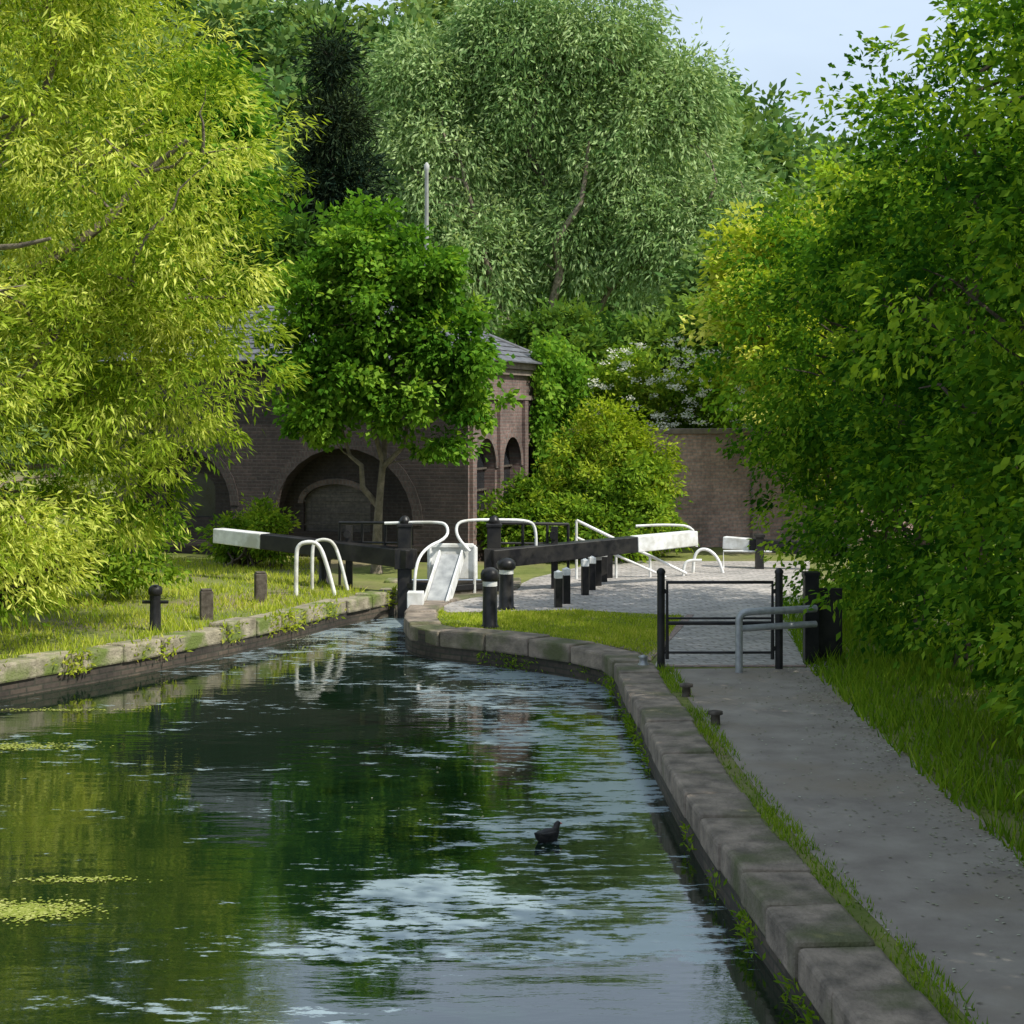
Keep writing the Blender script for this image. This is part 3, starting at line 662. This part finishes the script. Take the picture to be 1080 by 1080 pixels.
hl=[(5.1,25.2,4.1,2.1,2.2,2.2),(5.7,25,1.9,1.7,2.4,1.9),(6.3,26,5.4,1.9,2,1.8),(5.7,20.5,5.2,2.0,2.6,2.8),(5.4,20.5,2.2,1.5,2.6,2.2),(5.7,16,4.8,1.9,2.8,3.6),(5.2,16,1.8,1.25,2.8,1.8),(5.4,12,4.5,1.6,2.6,3.8),(5.1,12,1.6,1.2,2.6,1.6),(7.3,19,6.3,2,5,3.0),(5.5,8,4,1.7,2.4,4)]
E=empty('hedgerow_trees')
o,C1=foliage('foliage_dense',hl,2700,75,.10,.06,L_hedge,E,cr=.30,droop=.45,shell=.45,zmin=.1,cv=.22,jag=.16)
o,C2=foliage('foliage_sprays',[(a,b,c,d*1.08,e_,f*1.06) for a,b,c,d,e_,f in hl[:9]],460,60,.11,.055,L_hedge,E,cr=.28,droop=.6,shell=.9,zmin=.3,tb=.28,jag=.18)
mb=MB()
for x,y in ((5.6,26),(5.5,23),(5.4,20.5),(5.5,18),(5.4,15.5),(5.3,13),(5.4,10.5),(5.5,8)):
    top=(x+random.uniform(0,.5),y+random.uniform(-.5,.5),6.5 if y<23 else 5)
    mb.tube(wig((x,y,0),top,7,.03),[.13,.12,.1,.085,.07,.055,.04,.02],M['bark'],8)
    for _ in range(4):
        z=random.uniform(1,4); mb.tube(wig((x,y,z),(x+random.uniform(-1.2,.8),y+random.uniform(-1.5,1.5),z+random.uniform(.5,2)),5,.08),[.05,.042,.034,.026,.018,.008],M['bark'],6)
for i in rng.choice(len(C1),160,replace=False):
    c=Vector(C1[i]); mb.tube(wig((5.5,c.y+random.gauss(0,.4),max(.3,c.z-1)),c,4,.1),[.03,.025,.02,.012,.006],M['bark'],5)
mb.obj('trunks',E)
foliage('unseen_shade_hedge',[(6.2,6,4.2,1.6,3.0,3.6),(6,1,3.8,1.8,3.5,3.6),(6.2,-4,3.8,1.8,3.5,3.6),(7.2,11,5,1.6,4,4)],560,60,.28,.20,L_hedge,None,cr=.65,shell=.3)  # unseen hedge beside and behind the camera, added to shade the path

hx=np.linspace(-140,140,57); hy=np.linspace(78,330,40); V=[];Fc=[]
def hz(x,y):
    t=np.clip((y-80)/95,0,1); s=t*t*(3-2*t)
    return s*(35.5-.21*x-.12*max(x,0)+2.0*np.sin(x*.09+1))-.3+2*np.sin(y*.05)*s
for y in hy:
    for x in hx: V.append((x,y,float(hz(x,y))))
nx=len(hx)
for j in range(len(hy)-1):
    for i in range(nx-1): Fc.append((j*nx+i,j*nx+i+1,(j+1)*nx+i+1,(j+1)*nx+i))
mb=MB(); mb.add(V,Fc,M['hill'],True); mb.obj('hill')
lob=[]
for _ in range(430):
    y=random.uniform(110,185); x=random.uniform(-.36,.36)*y; z=float(hz(x,y)); s=random.uniform(2.0,3.6)
    lob.append((x,y,z+s*.5,s,s,s*random.uniform(.8,1.2)))
for _ in range(36):
    y=random.uniform(84,100); x=random.choice([random.uniform(-36,-12),random.uniform(15,36)]); s=random.uniform(2.2,3.4); z=float(hz(x,y)); lob.append((x,y,z+s,s,s,s*1.3))
foliage('distant_trees',lob,5200,22,.95,.6,L_far,None,cr=1.2,shell=.75,droop=.2,tb=.0,cv=.22)

# ---------------------------------------------------------------- camera, light
cam=bpy.data.cameras.new('camera'); co=bpy.data.objects.new('camera',cam); COL.objects.link(co)
co.location=(0,0,3.2); co.rotation_euler=(math.radians(90),0,0)
cam.lens=60; cam.sensor_width=36; cam.shift_y=-.102; cam.clip_end=2000; scene.camera=co
el=math.radians(50); sd=Vector((.85,-.53)).normalized()
dvec=Vector((sd.x*math.cos(el),sd.y*math.cos(el),math.sin(el)))
sun=bpy.data.lights.new('sun','SUN'); so=bpy.data.objects.new('sun',sun); COL.objects.link(so)
sun.energy=5.0; sun.angle=math.radians(.5); sun.color=(1,.96,.86)
so.rotation_euler=dvec.to_track_quat('Z','Y').to_euler(); so.location=(20,0,30)
w=bpy.data.worlds.new('World'); scene.world=w; w.use_nodes=True
nt=w.node_tree; nt.nodes.clear()
o=nt.nodes.new('ShaderNodeOutputWorld'); bg=nt.nodes.new('ShaderNodeBackground'); sk=nt.nodes.new('ShaderNodeTexSky')
sk.sky_type='NISHITA'; sk.sun_disc=False; sk.sun_elevation=el; sk.sun_rotation=math.atan2(sd.x,sd.y)
sk.air_density=1.0; sk.dust_density=3.0; sk.ozone_density=1
tc=nt.nodes.new('ShaderNodeTexCoord'); mp=nt.nodes.new('ShaderNodeMapping'); mp.inputs['Scale'].default_value=(1.5,1.5,5)
nt.links.new(tc.outputs['Generated'],mp.inputs[0])
cn=noise(nt,1.6,5,mp.outputs[0]); cr_=ramp(nt,cn.outputs['Fac'],[(.3,(.6,.6,.6)),(.7,(.95,.95,.95))])
cc=mixc(nt,cr_.outputs['Color'],sk.outputs[0],(4.9,5.9,7.1))
bg.inputs[1].default_value=.15
nt.links.new(cc,bg.inputs[0]); nt.links.new(bg.outputs[0],o.inputs[0])
scene.view_settings.view_transform='Standard'; scene.view_settings.look='None'; scene.view_settings.exposure=0
